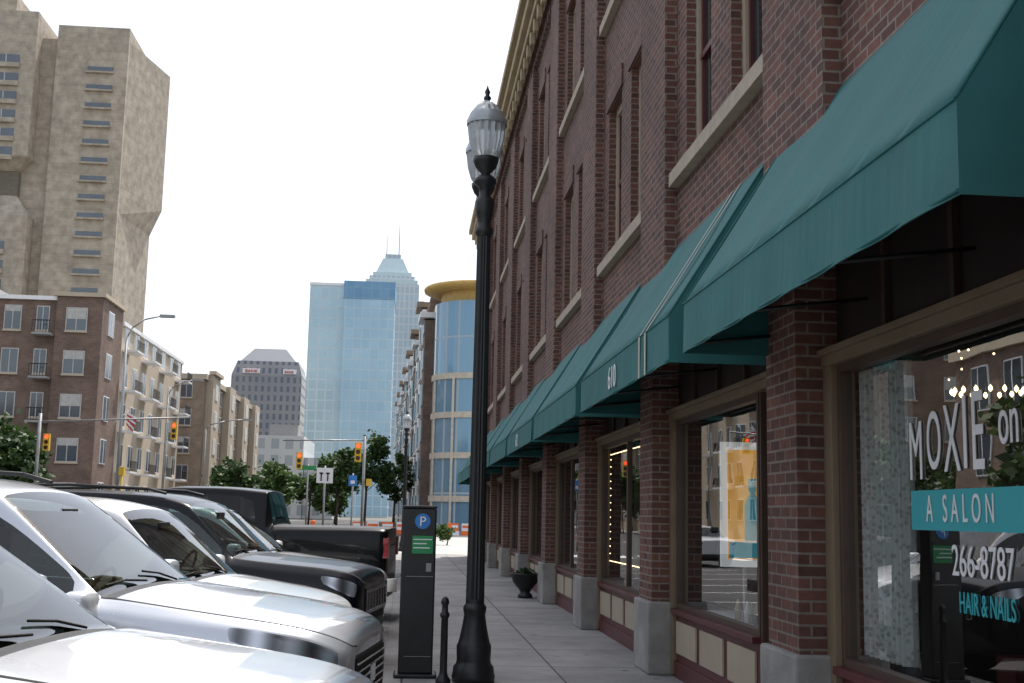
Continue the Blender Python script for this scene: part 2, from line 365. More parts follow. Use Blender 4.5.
ch=MB()
for i in range(16):
    a=i*math.pi/8; cx,cy=3.7+.22*math.cos(a),7.4+.22*math.sin(a); ch.tube((3.7,7.4,2.75),(cx,cy,2.42),.006,BLACKP,5)
    ch.lathe(cx,cy,[(.0,2.38),(.014,2.395),(.014,2.41),(0,2.43)],6,BULB)
ch.tube((3.7,7.4,2.75),(3.7,7.4,3.0),.01,BLACKP)
for i in range(22): 
    x,y=3.2+.1*math.sin(i),3.7+.16*i; zz=2.46+.07*math.cos(i*.7); ch.lathe(x,y,[(0,zz),(.008,zz+.008),(0,zz+.016)],6,BULB)
for i in range(26):
    for zz in (.95,2.42): ch.lathe(2.84,14.3+i*.1,[(0,zz),(.009,zz+.009),(0,zz+.018)],6,BULB)
for i in range(15):
    for y in (14.3,16.8): zz=.95+i*.1; ch.lathe(2.84,y,[(0,zz),(.009,zz+.009),(0,zz+.018)],6,BULB)
ch.obj("chandelier_and_string_lights",BL)
si=MB()
for y in (4.6,6.0):
    si.box(5.95,6.09,y-.4,y+.4,1.0,2.2,UPGL); si.box(4.9,5.4,y-.3,y+.3,.5,.62,BLACKP); si.box(4.85,4.95,y-.3,y+.3,.62,1.15,BLACKP); si.tube((5.15,y,.14),(5.15,y,.5),.05,METAL)
for y,h in ((5.2,.5),(5.6,.9),(6.4,.7)): si.box(3.3,3.6,y,y+.22,.14,.14+h,MAROON)
si.box(2.95,3.5,9.65,12.0,.62,.66,WHITE)
for i in range(12):
    x,y=3.0+random.random()*.4,9.8+i*.1; si.lathe(x,y,[(0,.66),(.03,.66),(.035,.75),(.02,.8),(.012,.84),(0,.85)],10,random.choice([WHITE,CREAM,LETT,LIME]))
for k in range(2,9):
    for j in range(4):
        y=PZ[k-1]+.8+j*.9; h=.7+random.random()*.9; x=3.9+random.random()*1.2; si.box(x,x+.5,y,y+.5,.14,h,random.choice([INT2,INT2,TAN,DKBROWN,CREAM,MAROON]))
si.obj("shop_furniture",BL)
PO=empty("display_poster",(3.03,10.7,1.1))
POR=M("poster_orange",(.85,.38,.04),.4,glow=.55); POB=M("poster_bottle_teal",(.04,.36,.45),.3,glow=.35); POW=M("poster_frame_white",(.8,.82,.84),.4,var=.03,glow=.42)  # emission added so poster, frame and bottle show through the shop glass reflection
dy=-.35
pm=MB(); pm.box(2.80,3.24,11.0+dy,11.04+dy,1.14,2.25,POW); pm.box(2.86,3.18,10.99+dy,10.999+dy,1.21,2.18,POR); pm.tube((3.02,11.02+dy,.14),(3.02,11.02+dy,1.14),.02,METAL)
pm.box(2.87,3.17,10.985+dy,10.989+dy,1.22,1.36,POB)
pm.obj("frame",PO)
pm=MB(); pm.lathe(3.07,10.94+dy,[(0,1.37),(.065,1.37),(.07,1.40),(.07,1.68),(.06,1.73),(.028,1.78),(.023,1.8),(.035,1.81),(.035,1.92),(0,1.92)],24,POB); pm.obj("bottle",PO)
# awnings
def awning(y0,y1,num=None,stripes=()):
    A=empty("storefront_awning",(2.3,(y0+y1)/2,2.7))
    m=MB(); nb=12; ns=8
    ph=random.random()*6
    def P(u,v):
        y=y0+(y1-y0)*u; x=2.69+(1.9-2.69)*v; z=4.32+(3.05-4.32)*v
        s=math.sin(u*math.pi*3)**2*.022*math.sin(v*math.pi)+.006*math.sin(u*23+ph+v*3)*math.sin(v*math.pi)
        return (x+s*.8,y,z-s*.6)
    for i in range(nb*4):
        for j in range(ns):
            u0,u1=i/(nb*4),(i+1)/(nb*4); v0,v1=j/ns,(j+1)/ns
            m.poly([P(u0,v0),P(u0,v1),P(u1,v1),P(u1,v0)],TEAL)
    nv=40
    for i in range(nv):
        ya=y0+(y1-y0)*i/nv; yb=y0+(y1-y0)*(i+1)/nv
        wa=.008*math.sin(i*.9+ph); wb=.008*math.sin((i+1)*.9+ph)
        m.poly([(1.9,ya,3.05),(1.895+wa,ya,2.70),(1.895+wb,yb,2.70),(1.9,yb,3.05)],TEAL)
    for y in (y0,y1):
        m.poly([(1.9,y,2.70),(1.9,y,3.05),(2.69,y,4.32),(2.69,y,2.70)],TEAL)
    o=m.obj("canvas",A)
    bm=bmesh.new(); bm.from_mesh(o.data); bmesh.ops.remove_doubles(bm,verts=bm.verts,dist=.0005); 
    for f_ in bm.faces: f_.smooth = abs(f_.normal.y)<.3 and abs(f_.normal.z)>.2
    bm.to_mesh(o.data); bm.free()
    md=o.modifiers.new("t","SOLIDIFY"); md.thickness=.006; 
    fr=MB()
    for u in (.01,.34,.66,.99):
        y=y0+(y1-y0)*u; fr.tube((2.66,y,4.24),(1.95,y,3.03),.014,METAL); fr.tube((1.93,y,3.02),(1.93,y,2.74),.014,METAL); fr.tube((1.93,y,2.76),(2.66,y,2.86),.012,BLACKP)
    fr.tube((1.93,y0+.02,2.74),(1.93,y1-.02,2.74),.014,METAL); fr.tube((1.94,y0+.02,3.02),(1.94,y1-.02,3.02),.014,METAL)
    fr.tube((1.893,y0,3.052),(1.893,y1,3.052),.007,TEAL,6); fr.tube((1.893,y0,2.715),(1.893,y1,2.715),.008,TEAL,6)
    for y in (y0,y1): fr.tube((1.893,y,3.052),(2.685,y,4.325),.008,TEAL,6)
    for yy in stripes: 
        fr.poly([(2.684,yy,4.337),(1.889,yy,3.06),(1.889,yy+.06,3.06),(2.684,yy+.06,4.337)],STRIPE); fr.poly([(1.880,yy,3.045),(1.880,yy,2.70),(1.880,yy+.06,2.70),(1.880,yy+.06,3.045)],STRIPE)
    fr.obj("frame",A)
    if num: text("number",num,A,(1.878,(y0+y1)/2+.35,2.76),.3,.95,WHITE)
awning(-.9,3.3); awning(3.95,8.2)
awning(8.7,13.25,"610",(9.5,9.75))
awning(13.7,18.3)
awning(18.65,23.2,"612")
awning(23.6,28.0); awning(28.5,32.8); awning(33.3,37.6,"616"); awning(38,42.4); awning(42.8,46.4)
# ------------------------------------------------------------------ street lamps
LG,nt,out=newmat("acorn_globe_glass")
gl_=N(nt,"ShaderNodeBsdfPrincipled"); gl_.inputs["Base Color"].default_value=(.75,.78,.8,1); gl_.inputs["Roughness"].default_value=.2; gl_.inputs["Transmission Weight"].default_value=.45
nt.links.new(gl_.outputs[0],out.inputs[0])
LGD=M("acorn_roof",(.40,.43,.44),.3,.3)
def acorn(m,cx,cy,z):
    m.lathe(cx,cy,[(.05,z-.12),(.06,z-.1),(.045,z-.06),(.10,z),(.125,z+.06),(.13,z+.1),(.10,z+.11)],20,BLACKP)
    m.lathe(cx,cy,[(.10,z+.1),(.14,z+.16),(.175,z+.28),(.192,z+.42),(.192,z+.45)],32,LG,fl=(0,4))
    m.lathe(cx,cy,[(.20,z+.44),(.203,z+.47),(.20,z+.49),(.165,z+.57),(.11,z+.64),(.05,z+.69),(.03,z+.70)],32,LGD,fl=(3,5))
    m.lathe(cx,cy,[(.03,z+.70),(.04,z+.73),(.018,z+.76),(.03,z+.79),(.012,z+.83),(0,z+.87)],12,BLACKP)
def street_lamp(x,y,twin=True):
    L=empty("street_lamp",(x,y,0)); m=MB()
    m.lathe(x,y,[(0,0),(.20,0),(.205,.05),(.195,.09),(.19,.14),(.165,.17),(.16,.20),(.165,.33),(.15,.36),(.135,.42),(.115,.52),(.10,.62),(.11,.66),(.11,.69),(.09,.72)],32,BLACKP)
    m.lathe(x,y,[(.088,.70),(.088,.76),(.082,1.5),(.076,2.7),(.066,4.3)],32,BLACKP,fl=(1,4))
    m.lathe(x,y,[(.07,4.28),(.09,4.31),(.09,4.35),(.07,4.38),(.065,4.42),(.085,4.5),(.1,4.62),(.085,4.66),(.06,4.69),(.06,4.78),(.11,4.82),(.11,4.86),(.07,4.9)],24,BLACKP)
    m.obj("post",L)
    h=MB(); acorn(h,x,y,4.98)
    if twin:
        acorn(h,x+.035,y+.95,4.98); h.path([(x,y,4.6),(x,y+.25,4.52),(x+.02,y+.6,4.54),(x+.035,y+.95,4.88)],.025,BLACKP)
    h.obj("luminaire",L)
    return L
street_lamp(.67,11.6); street_lamp(-.12,50.5,False)
K=empty("parking_pay_kiosk",(.12,11.9,0)); m=MB()
m.box(-.04,.29,11.8,12.05,.04,1.60,BLACKP); m.box(-.08,.33,11.76,12.09,0,.04,BLACKP); m.box(-.045,.295,11.79,12.06,1.601,1.63,BLACKP)
k=m.obj("cabinet",K,bevel=.015)
m=MB(); ring=24
m.poly([(.155+.075*math.cos(2*math.pi*i/ring),11.793,1.48+.075*math.sin(2*math.pi*i/ring)) for i in range(ring)],SBLUE)
m.box(.06,.26,11.79,11.798,1.17,1.34,SGREEN); m.box(.06,.26,11.787,11.797,1.345,1.375,BLACKP); m.box(.07,.25,11.785,11.789,1.3,1.31,WHITE); m.box(.07,.20,11.785,11.789,1.26,1.27,WHITE); m.box(.07,.23,11.785,11.789,1.22,1.23,WHITE)
m.box(.01,.27,11.788,11.798,.95,.955,METAL); m.box(.01,.27,11.788,11.798,.2,.205,METAL); m.box(.2,.25,11.785,11.797,1.0,1.08,METAL)
m.obj("panels",K)
RX=Matrix(((1,0,0),(0,0,-1),(0,1,0)))
text("p_letter","P",K,(.122,11.785,1.435),.13,1,WHITE,mtx=RX)
m=MB(); m.lathe(.38,11.35,[(0,0),(.07,0),(.07,.05),(.045,.08),(.035,.12),(.032,.60),(.045,.62),(.045,.64),(.03,.66),(.028,.72),(.04,.74),(.03,.78),(.0,.8)],16,BLACKP); m.obj("bollard")
m=MB(); m.lathe(2.3,23.3,[(0,0),(.14,0),(.14,.06),(.09,.1),(.12,.16),(.24,.3),(.27,.42),(.29,.44),(.29,.47),(.25,.46),(.2,.4),(0,.4)],24,BLACKP)
for i in range(110):
    a=random.random()*6.28; r=random.random()*.2; z=.42+random.random()*.14*(1-r); x,y=2.3+r*math.cos(a),23.3+r*math.sin(a); s_=.035
    v1=Vector((random.uniform(-1,1),random.uniform(-1,1),random.uniform(-1,1))).normalized()*s_; v2=v1.orthogonal().normalized()*s_
    c_=Vector((x,y,z)); m.poly([c_-v1,c_-v2,c_+v1,c_+v2],LEAF)
m.obj("planter_urn")
# ------------------------------------------------------------------ vehicles
TYRE=M("tyre_rubber",(.02,.02,.02),.85,obj=True); RIM=M("alloy_rim",(.45,.45,.46),.3,.9,obj=True); PLASTIC=M("black_plastic",(.02,.02,.021),.55,obj=True)
CARGL=glassmat("car_glass",(.50,.60,.58),1.62,k=1.0); CARGLD=glassmat("privacy_glass",(.16,.18,.18),1.5,k=.8); CHROME=M("chrome",(.7,.7,.7),.12,1,var=.03,obj=True)
GAP=M("panel_gap",(.008,.008,.008),.8,obj=True); TAIL=M("tail_lamp",(.35,.008,.008),.15,coat=1,obj=True); SEAT=M("car_seat",(.05,.048,.045),.8,obj=True); SEATL=M("car_seat_light",(.2,.18,.15),.8,obj=True)
HL,nt,out=newmat("headlamp"); p=posnode(nt,True)
wv=N(nt,"ShaderNodeTexWave"); wv.bands_direction='X'; wv.inputs["Scale"].default_value=1.7; wv.inputs["Distortion"].default_value=1.5; nt.links.new(p,wv.inputs["Vector"])
c_=ramp(nt,wv.outputs["Fac"],[(0,(.09,.095,.10)),(.5,(.30,.32,.34)),(1,(.62,.65,.7))]); b=N(nt,"ShaderNodeBsdfPrincipled"); nt.links.new(c_,b.inputs["Base Color"]); b.inputs["Metallic"].default_value=.6; b.inputs["Roughness"].default_value=.22; b.inputs["Coat Weight"].default_value=1; nt.links.new(b.outputs[0],out.inputs[0])
def paint(name,col,metal=.5,coat=1,spec=.5):
    return M(name,col,.28,metal,var=.03,scale=2,spec=spec,coat=coat,obj=True)
SILVER=paint("silver_paint",(.58,.61,.66),.45); SILVER2=paint("light_silver_paint",(.68,.70,.74),.3); WHITEP=paint("white_car_paint",(.78,.79,.81),0); BLACKC=paint("black_car_paint",(.004,.0045,.006),0,.28,.12); NAVY=paint("dark_navy_paint",(.004,.005,.009),0,.35,.12)
def lerp(a,b,t): return a+(b-a)*t
SUV=dict(st=[(0,.60,.42,.80,.86,.48,0),(-.05,.76,.30,.84,.92,.6,0),(-.18,.86,.24,.90,.97,.72,0),(-.45,.925,.22,.95,1.01,.78,0),(-.9,.945,.22,.99,1.07,.80,0),(-1.28,.945,.22,1.03,1.12,.80,0),
 (-1.36,.945,.22,1.04,1.12,.80,1),(-2.05,.945,.22,1.07,1.63,.62,1),(-2.35,.945,.22,1.08,1.70,.62,1),(-3.1,.945,.22,1.09,1.73,.62,1),(-3.9,.94,.22,1.11,1.70,.61,1),(-4.35,.93,.24,1.13,1.64,.60,1),(-4.66,.90,.28,1.12,1.20,.72,1),(-4.78,.86,.32,1.05,1.10,.7,1),(-4.82,.74,.40,.95,1.0,.6,1)],
 gaps=[-1.62,-2.72,-3.72],pill=[(-2.68,-2.78),(-3.66,-3.76)],side=(-1.5,-4.2),ws=(-1.36,-2.05),rear=(-4.35,-4.66),wheels=(-.93,-3.78),wr=.37,hl=(-.05,-.62),L=4.82)
CROSS=dict(SUV); CROSS["st"]=[(x,w*.97,zb-.02,(zbelt-.09 if x>-1.3 else zbelt-.08),(zt-.10 if x>-1.4 else zt-.13),wt*.98,k) for x,w,zb,zbelt,zt,wt,k in SUV["st"]]; CROSS["wr"]=.34
HATCH=dict(CROSS); 
def shift(x): return x*.8 if x>-2.06 else x+.41
HATCH["st"]=[(shift(s[0]),)+s[1:] for s in CROSS["st"]]
for k_ in ("ws","rear","side","hl"): HATCH[k_]=tuple(shift(v) for v in CROSS[k_])
HATCH["gaps"]=[shift(v) for v in CROSS["gaps"]]; HATCH["pill"]=[(shift(a),shift(b)) for a,b in CROSS["pill"]]; HATCH["wheels"]=(-.8,-3.4); HATCH["L"]=4.41
JEEP=dict(SUV); JEEP["st"]=[(0,.72,.42,.86,.93,.6,0),(-.05,.84,.32,.92,1.02,.72,0),(-.18,.90,.28,.97,1.07,.78,0),(-.45,.93,.26,1.0,1.10,.80,0),(-.9,.945,.26,1.03,1.13,.80,0),(-1.24,.945,.26,1.07,1.16,.80,0),
 (-1.30,.945,.26,1.07,1.17,.80,1),(-1.82,.945,.26,1.09,1.66,.66,1),(-2.1,.945,.26,1.10,1.74,.65,1),(-3.1,.945,.26,1.11,1.77,.65,1),(-3.9,.94,.26,1.12,1.75,.64,1),(-4.4,.93,.28,1.13,1.70,.62,1),(-4.66,.90,.32,1.14,1.25,.72,1),(-4.78,.86,.34,1.05,1.10,.7,1),(-4.82,.74,.40,.95,1.0,.6,1)]; JEEP["ws"]=(-1.30,-1.82); JEEP["rear"]=(-4.4,-4.66); JEEP["wr"]=.39; JEEP["gaps"]=[-1.5,-2.55,-3.6]; JEEP["pill"]=[(-2.5,-2.6),(-3.55,-3.65)]; JEEP["side"]=(-1.4,-4.25); JEEP["hl"]=(-.05,-.4)
SEDAN=dict(SUV); SEDAN["st"]=[(0,.58,.36,.62,.70,.46,0),(-.05,.72,.24,.66,.76,.6,0),(-.18,.82,.2,.74,.82,.7,0),(-.5,.89,.18,.80,.88,.74,0),(-1.0,.91,.18,.85,.94,.76,0),(-1.38,.91,.18,.88,.99,.78,0),
 (-1.46,.91,.18,.89,.99,.78,1),(-2.28,.91,.18,.92,1.40,.56,1),(-2.6,.91,.18,.93,1.46,.55,1),(-3.1,.91,.18,.94,1.46,.55,1),(-3.55,.91,.18,.95,1.38,.55,1),(-4.2,.9,.2,.97,1.06,.68,1),(-4.6,.88,.25,.96,1.03,.66,0),(-4.75,.82,.3,.9,.98,.6,0),(-4.8,.7,.36,.85,.93,.5,0)]
SEDAN["ws"]=(-1.46,-2.28); SEDAN["rear"]=(-3.55,-4.2); SEDAN["side"]=(-1.6,-3.7); SEDAN["wr"]=.33;SEDAN["pill"]=[(-2.68,-2.78)]
PICK=dict(st=[(0,.74,.5,.95,1.05,.6,0),(-.05,.86,.36,1.0,1.12,.72,0),(-.2,.94,.32,1.06,1.17,.8,0),(-.9,.98,.32,1.12,1.22,.83,0),(-1.35,.98,.32,1.15,1.25,.84,0),(-1.43,.98,.32,1.16,1.26,.84,1),(-2.1,.98,.32,1.2,1.78,.68,1),(-2.4,.98,.32,1.22,1.88,.66,1),(-3.3,.98,.32,1.24,1.89,.66,1),(-3.88,.98,.32,1.25,1.84,.66,1),(-3.98,.98,.32,1.26,1.45,.72,1),(-4.0,.98,.32,1.30,1.37,.90,0),(-4.6,.98,.32,1.31,1.37,.92,0),(-5.6,.97,.36,1.32,1.37,.92,0),(-5.68,.94,.42,1.30,1.35,.88,0)],
 gaps=[-1.65,-2.75,-3.9,-4.05],pill=[(-2.7,-2.8)],side=(-1.6,-3.75),ws=(-1.43,-2.1),rear=(-3.88,-3.98),wheels=(-1.0,-4.75),wr=.41,hl=(-.05,-.4),L=5.68)
def sample(st,x):
    for a,b in zip(st,st[1:]):
        if a[0]>=x>=b[0]:
            t=(a[0]-x)/(a[0]-b[0]); r=[lerp(a[i],b[i],t) for i in range(6)]; r[0]=x
            return tuple(r)+((a[6] if a[6]==b[6] else max(a[6],b[6]) if t>.5 else a[6]),)
    return st[-1]
def vehicle(name,spec,mat,loc,rot,rails=False,grille='bars',lowdark=True,zs=1.,seat=None,tonneau=False,glass=None):
    E=empty(name,loc,rot); E["w"]=(0,0,0); E.scale=(1,1,zs); SE=seat or SEAT
    st=list(spec["st"]); gapsegs=[];pill=[]
    for gx in spec["gaps"]:
        st.append(sample(spec["st"],gx)); st.append(sample(spec["st"],gx-.012)); gapsegs.append(gx)
    for a,b_ in spec["pill"]:
        for x in (a,b_): st.append(sample(spec["st"],x))
        pill.append((a,b_))
    for x in spec["side"]: st.append(sample(spec["st"],x))
    st.append(sample(spec["st"],spec["hl"][1]))
    st=sorted(set(st),key=lambda s:-s[0])
    st2=[st[0]]
    for s_ in st[1:]:
        if st2[-1][0]-s_[0]>.004: st2.append(s_)
    st=st2
    hlx=spec["hl"][1]
    def ring(s_):
        x,w,zb,zbe,zt,wt,kd=s_
        p5=(.955*w,zbe)
        if kd==1:
            p7=(wt,zt-.035); p6=(lerp(p5[0],p7[0],.87),lerp(p5[1],p7[1],.87))
        else:
            p6=(min(.885*w,wt+.05),lerp(zbe,zt,.62)); p7=(p6[0]-.012,p6[1]+.002)
        h=zbe-zb
        dz=.15 if h>.4 else .11
        if x<-.1: dz=lerp(dz,.06,min(1,(x+.1)/(hlx+.1)))
        return [(0,zb),(.80*w,zb),(.955*w,zb+.10),(w,zb+.5*h),(.995*w,zbe-dz),p5,p6,p7,(.58*p7[0],zt-.006),(0,zt)]
    NR=10; R=[ring(s_) for s_ in st]
    bm=bmesh.new(); cl=bm.edges.layers.float.new("crease_edge")
    V=[]
    for s_,r in zip(st,R):
        row=[]
        for j,(y,z) in enumerate(r):
            a=bm.verts.new((s_[0],-y,z)); b_=a if j in(0,NR-1) else bm.verts.new((s_[0],y,z)); row.append((a,b_))
        V.append(row)
    ws,rr,sd,hl=spec["ws"],spec["rear"],spec["side"],spec["hl"]
    L=spec["L"]
    def mi(i,j):
        xa,xb=st[i][0],st[i+1][0]; xm=(xa+xb)/2
        if j<=1: return 2 if lowdark or j==0 else 0
        gap=any(abs(xm-(g_-.006))<.008 for g_ in gapsegs)
        if j in(2,3): return 4 if gap else 0
        if j==4:
            if hl[0]>=xm>=hl[1]: return 3
            if xm<-L+.22 and not tonneau: return 5
            return 4 if gap else 0
        if j==5:
            if sd[0]>=xm>=sd[1]:
                if any(a>=xm>=b_ for a,b_ in pill): return 2
                return 7 if xm<spec["gaps"][1] else 1
            return 0
        if j==6:
            if xm>ws[0] and st[i][6]==0: return 4
            return 0
        if ws[0]>=xm>=ws[1]: return 1
        if rr[0]>=xm>=rr[1]: return 7
        if ws[0]+.1>xm>ws[0]: return 2
        if tonneau and xm<rr[1]-.02: return 2
        return 0
    for i in range(len(st)-1):
        for j in range(NR-1):
            a=V[i][j];b_=V[i][j+1];c_=V[i+1][j+1];d_=V[i+1][j]
            for sde in (0,1):
                vs=[a[sde],b_[sde],c_[sde],d_[sde]]
                vs2=[]
                for v_ in vs:
                    if v_ not in vs2: vs2.append(v_)
                if sde==0: vs2.reverse()
                try:
                    f_=bm.faces.new(vs2); f_.material_index=mi(i,j); f_.smooth=True
                except ValueError: pass
    for end,row in ((0,V[0]),(1,V[-1])):
        for j in range(NR-1):
            vs=[row[j][0],row[j+1][0],row[j+1][1],row[j][1]]; vs2=[]
            for v_ in vs:
                if v_ not in vs2: vs2.append(v_)
            if end==1: vs2.reverse()
            f_=bm.faces.new(vs2); f_.smooth=True
            f_.material_index=(2 if j<=2 else (2 if j in(3,4) else 0)) if end==0 else (2 if j<=1 else 0)
    bmesh.ops.recalc_face_normals(bm,faces=bm.faces)
    for e in bm.edges:
        ms={f_.material_index for f_ in e.link_faces}
        if len(ms)>1:
            if 1 in ms or 7 in ms: e[cl]=.75
            elif 3 in ms or 5 in ms: e[cl]=.8
            elif 4 in ms: e[cl]=.5
            elif 2 in ms: e[cl]=.5
    for i in range(len(st)-1):
        for j,cv in ((5,.35),(7,.45),(3,.15)):
            for sde in (0,1):
                e=bm.edges.get((V[i][j][sde],V[i+1][j][sde]))
                if e: e[cl]=max(e[cl],cv)
    for row in (V[0],V[-1]):
        for j in range(NR-1):
            for sde in(0,1):
                e=bm.edges.get((row[j][sde],row[j+1][sde]))
                if e: e[cl]=.3
    me=bpy.data.meshes.new("body"); bm.to_mesh(me); bm.free()
    mats=[mat,CARGL,PLASTIC,HL,GAP,TAIL,CHROME,glass or CARGLD]
    for m_ in mats: me.materials.append(m_)
    o=bpy.data.objects.new("body",me); scene.collection.objects.link(o)
    sdm=o.modifiers.new("s","SUBSURF"); sdm.levels=2; sdm.render_levels=2
    wr=spec["wr"]; cb=MB()
    for wx in spec["wheels"]:
        for sgn in(-1,1):
            n=32; ya,yb=sgn*.62,sgn*1.2
            i0=len(cb.v); cz=wr-.0
            for yy in(ya,yb):
                for q in range(n):
                    t_=2*math.pi*q/n; cb.v.append((wx+(wr+.055)*math.cos(t_),yy,cz+(wr+.055)*math.sin(t_)))
            for q in range(n):
                cb.f.append((i0+q,i0+(q+1)%n,i0+n+(q+1)%n,i0+n+q)); cb.m.append(2); cb.sm.append(True)
            cb.f.append(tuple(i0+q for q in range(n))); cb.m.append(2); cb.sm.append(False)
            cb.f.append(tuple(i0+n+q for q in reversed(range(n)))); cb.m.append(2); cb.sm.append(False)
    cb.mats=mats; co=cb.obj("cut",origin=(0,0,0))
    bmm=bmesh.new(); bmm.from_mesh(co.data); bmesh.ops.recalc_face_normals(bmm,faces=bmm.faces); bmm.to_mesh(co.data); bmm.free()
    bo=o.modifiers.new("b","BOOLEAN"); bo.operation='DIFFERENCE'; bo.object=co; bo.solver='EXACT'
    dg=bpy.context.evaluated_depsgraph_get(); dg.update()
    nm=bpy.data.meshes.new_from_object(o.evaluated_get(dg))
    o.modifiers.clear(); o.data=nm
    bpy.data.objects.remove(co)
    o.parent=E
    wh=MB()
    for wx in spec["wheels"]:
        for sgn in(-1,1):
            yo=sgn*.925*spec["st"][4][1]/.945; yi=yo-sgn*.23
            def rg(r,y): return [(wx+r*math.cos(2*math.pi*q/36),y,wr+r*math.sin(2*math.pi*q/36)) for q in range(36)]
            prof=[(wr*.6,yi),(wr*.96,yi),(wr,yi+sgn*.03),(wr,yo-sgn*.03),(wr*.96,yo-sgn*.005),(wr*.74,yo),(wr*.70,yo-sgn*.012)]
            rings=[rg(r,y) for r,y in prof]
            for A_,B_ in zip(rings,rings[1:]):
                for q in range(36): wh.poly([A_[q],A_[(q+1)%36],B_[(q+1)%36],B_[q]],TYRE,True)
            A_,B_=rg(wr*.70,yo-sgn*.012),rg(wr*.63,yo-sgn*.03)
            for q in range(36): wh.poly([A_[q],A_[(q+1)%36],B_[(q+1)%36],B_[q]],RIM)
            wh.poly(rg(wr*.66,yo-sgn*.1),GAP)
            for q in range(10):
                t_=2*math.pi*q/10; dx,dz=math.cos(t_),math.sin(t_); nx,nz=-dz*.022,dx*.022
                y2=yo-sgn*.02
                wh.poly([(wx+dx*.05+nx,y2,wr+dz*.05+nz),(wx+dx*.05-nx,y2,wr+dz*.05-nz),(wx+dx*wr*.66-nx*1.3,y2,wr+dz*wr*.66-nz*1.3),(wx+dx*wr*.66+nx*1.3,y2,wr+dz*wr*.66+nz*1.3)],RIM)
            wh.poly(rg(.06,yo-sgn*.015),RIM)
    wh.obj("wheels",E)
    dt=MB(); S=spec["st"]; w0=S[0][1]; zg0,zg1=S[0][2]+.12,S[0][3]-.02
    dt.box(-.03,.002,-w0*.80,w0*.80,zg0,zg1,GAP)
    if grille=='slots':
        dt.box(-.02,.010,-w0*.82,w0*.82,zg0+.08,zg1+.03,mat)
        for q in range(7):
            yy=-w0*.72+q*w0*1.44/6; dt.box(.0,.016,yy-.042,yy+.042,zg0+.11,zg1,CHROME); dt.box(.006,.019,yy-.033,yy+.033,zg0+.12,zg1-.01,GAP)
    else:
        for q in range(5):
            z_=lerp(zg0+.04,zg1-.03,q/4); dt.box(-.02,.012,-w0*.76,w0*.76,z_-.006,z_+.006,CHROME)
        dt.box(-.02,.02,-.08,.08,(zg0+zg1)/2-.05,(zg0+zg1)/2+.05,CHROME)
    dt.box(-.03,.006,-.26,.26,S[0][2]+.0,S[0][2]+.1,PLASTIC)
    mx_=ws[0]-.30; zb_=sample(S,mx_)[3]; wM=S[4][1]
    for sgn in(-1,1):
        dt.box(mx_-.04,mx_+.04,sgn*(wM*.93),sgn*(wM+.04),zb_+.0,zb_+.04,PLASTIC)
    for gx in spec["gaps"][1:3]:
        z_=sample(S,gx)[3]-.13
        for sgn in(-1,1): dt.box(gx+.06,gx+.24,sgn*(wM*.985),sgn*(wM*1.0+.028),z_-.016,z_+.016,mat)
    xs=[sd[0]-.05+(sd[1]-sd[0]+.05)*q/10 for q in range(11)]
    for sgn in(-1,1):
        pts=[(x,sgn*(sample(S,x)[1]*.957+.003),sample(S,x)[3]+.006) for x in xs]; dt.path(pts,.007,CHROME if not tonneau else GAP,6)
    def wsp(t,y):
        xa,xb=ws; za=sample(S,xa)[4]; zb2=sample(S,xb)[4]
        return Vector((lerp(xa,xb,t),y,lerp(za,zb2,t)+.02-.05*(abs(y)/.7)**2))
    dt.path([wsp(.0,-.1),wsp(.05,-.36),wsp(.07,-.62)],.007,GAP,6); dt.path([wsp(.0,.45),wsp(.06,.22),wsp(.09,-.02)],.007,GAP,6)
    if rails:
        for sgn in(-1,1):
            pts=[(x,sgn*(sample(S,x)[5]-.03),sample(S,x)[4]+(.0 if i_ in(0,4) else .03)) for i_,x in enumerate((ws[1]-.25,ws[1]-.45,-3.1,-3.9,-4.2))]
            dt.path(pts,.015,METAL if rails==2 else PLASTIC,8)
    if name!="pickup_truck": dt.tube((-3.9,0,sample(S,-3.9)[4]-.02),(-4.05,0,sample(S,-3.9)[4]+.07),.012,PLASTIC,6)
    if tonneau:
        dt.box(-L-.01,-L+.02,-.75,.75,1.10,1.13,GAP); dt.box(-L-.14,-L,-.88,.88,.5,.68,CHROME)
        for sgn in(-1,1): dt.box(-L-.012,-L+.07,sgn*.80,sgn*.945,.95,1.22,TAIL)
    dt.obj("trim",E,bevel=.004)
    mm=MB()
    for sgn in(-1,1):
        mm.box(mx_-.06,mx_+.09,sgn*(wM+.02),sgn*(wM+.24),zb_-.01,zb_+.16,mat)
    mo=mm.obj("mirrors",E); s2=mo.modifiers.new("s","SUBSURF"); s2.levels=2;s2.render_levels=2
    mo.data.polygons.foreach_set("use_smooth",[True]*len(mo.data.polygons))
    a_=mo.data.attributes.new("crease_edge",'FLOAT','EDGE')
    for q in range(len(mo.data.edges)): a_.data[q].value=.35
    n_=MB(); fl=.45; xr=spec["side"][1]
    n_.box(xr-.1,ws[0]-.05,-.8,.8,fl-.1,fl,SE)
    n_.box(ws[0]-.42,ws[0]-.02,-.74,.74,fl+.2,sample(S,ws[0])[3]-.02,PLASTIC)
    n_.box(ws[0]-.40,ws[0]-.22,.2,.56,sample(S,ws[0])[3]-.03,sample(S,ws[0])[3]+.05,PLASTIC)
    for x in (ws[1]-.25,ws[1]-1.15):
        for y in(-.38,.38):
            n_.box(x-.1,x+.42,y-.25,y+.25,fl,fl+.22,SE)
            n_.box(x-.3,x-.12,y-.24,y+.24,fl+.15,fl+.74,SE); n_.box(x-.31,x-.2,y-.12,y+.12,fl+.76,fl+.96,SE)
    cx,cz=ws[1]+.20,fl+.56
    pts=[(cx+.08*math.sin(t_)*1.0,.38+.18*math.cos(t_),cz+.17*math.sin(t_)) for t_ in [2*math.pi*q/16 for q in range(17)]]
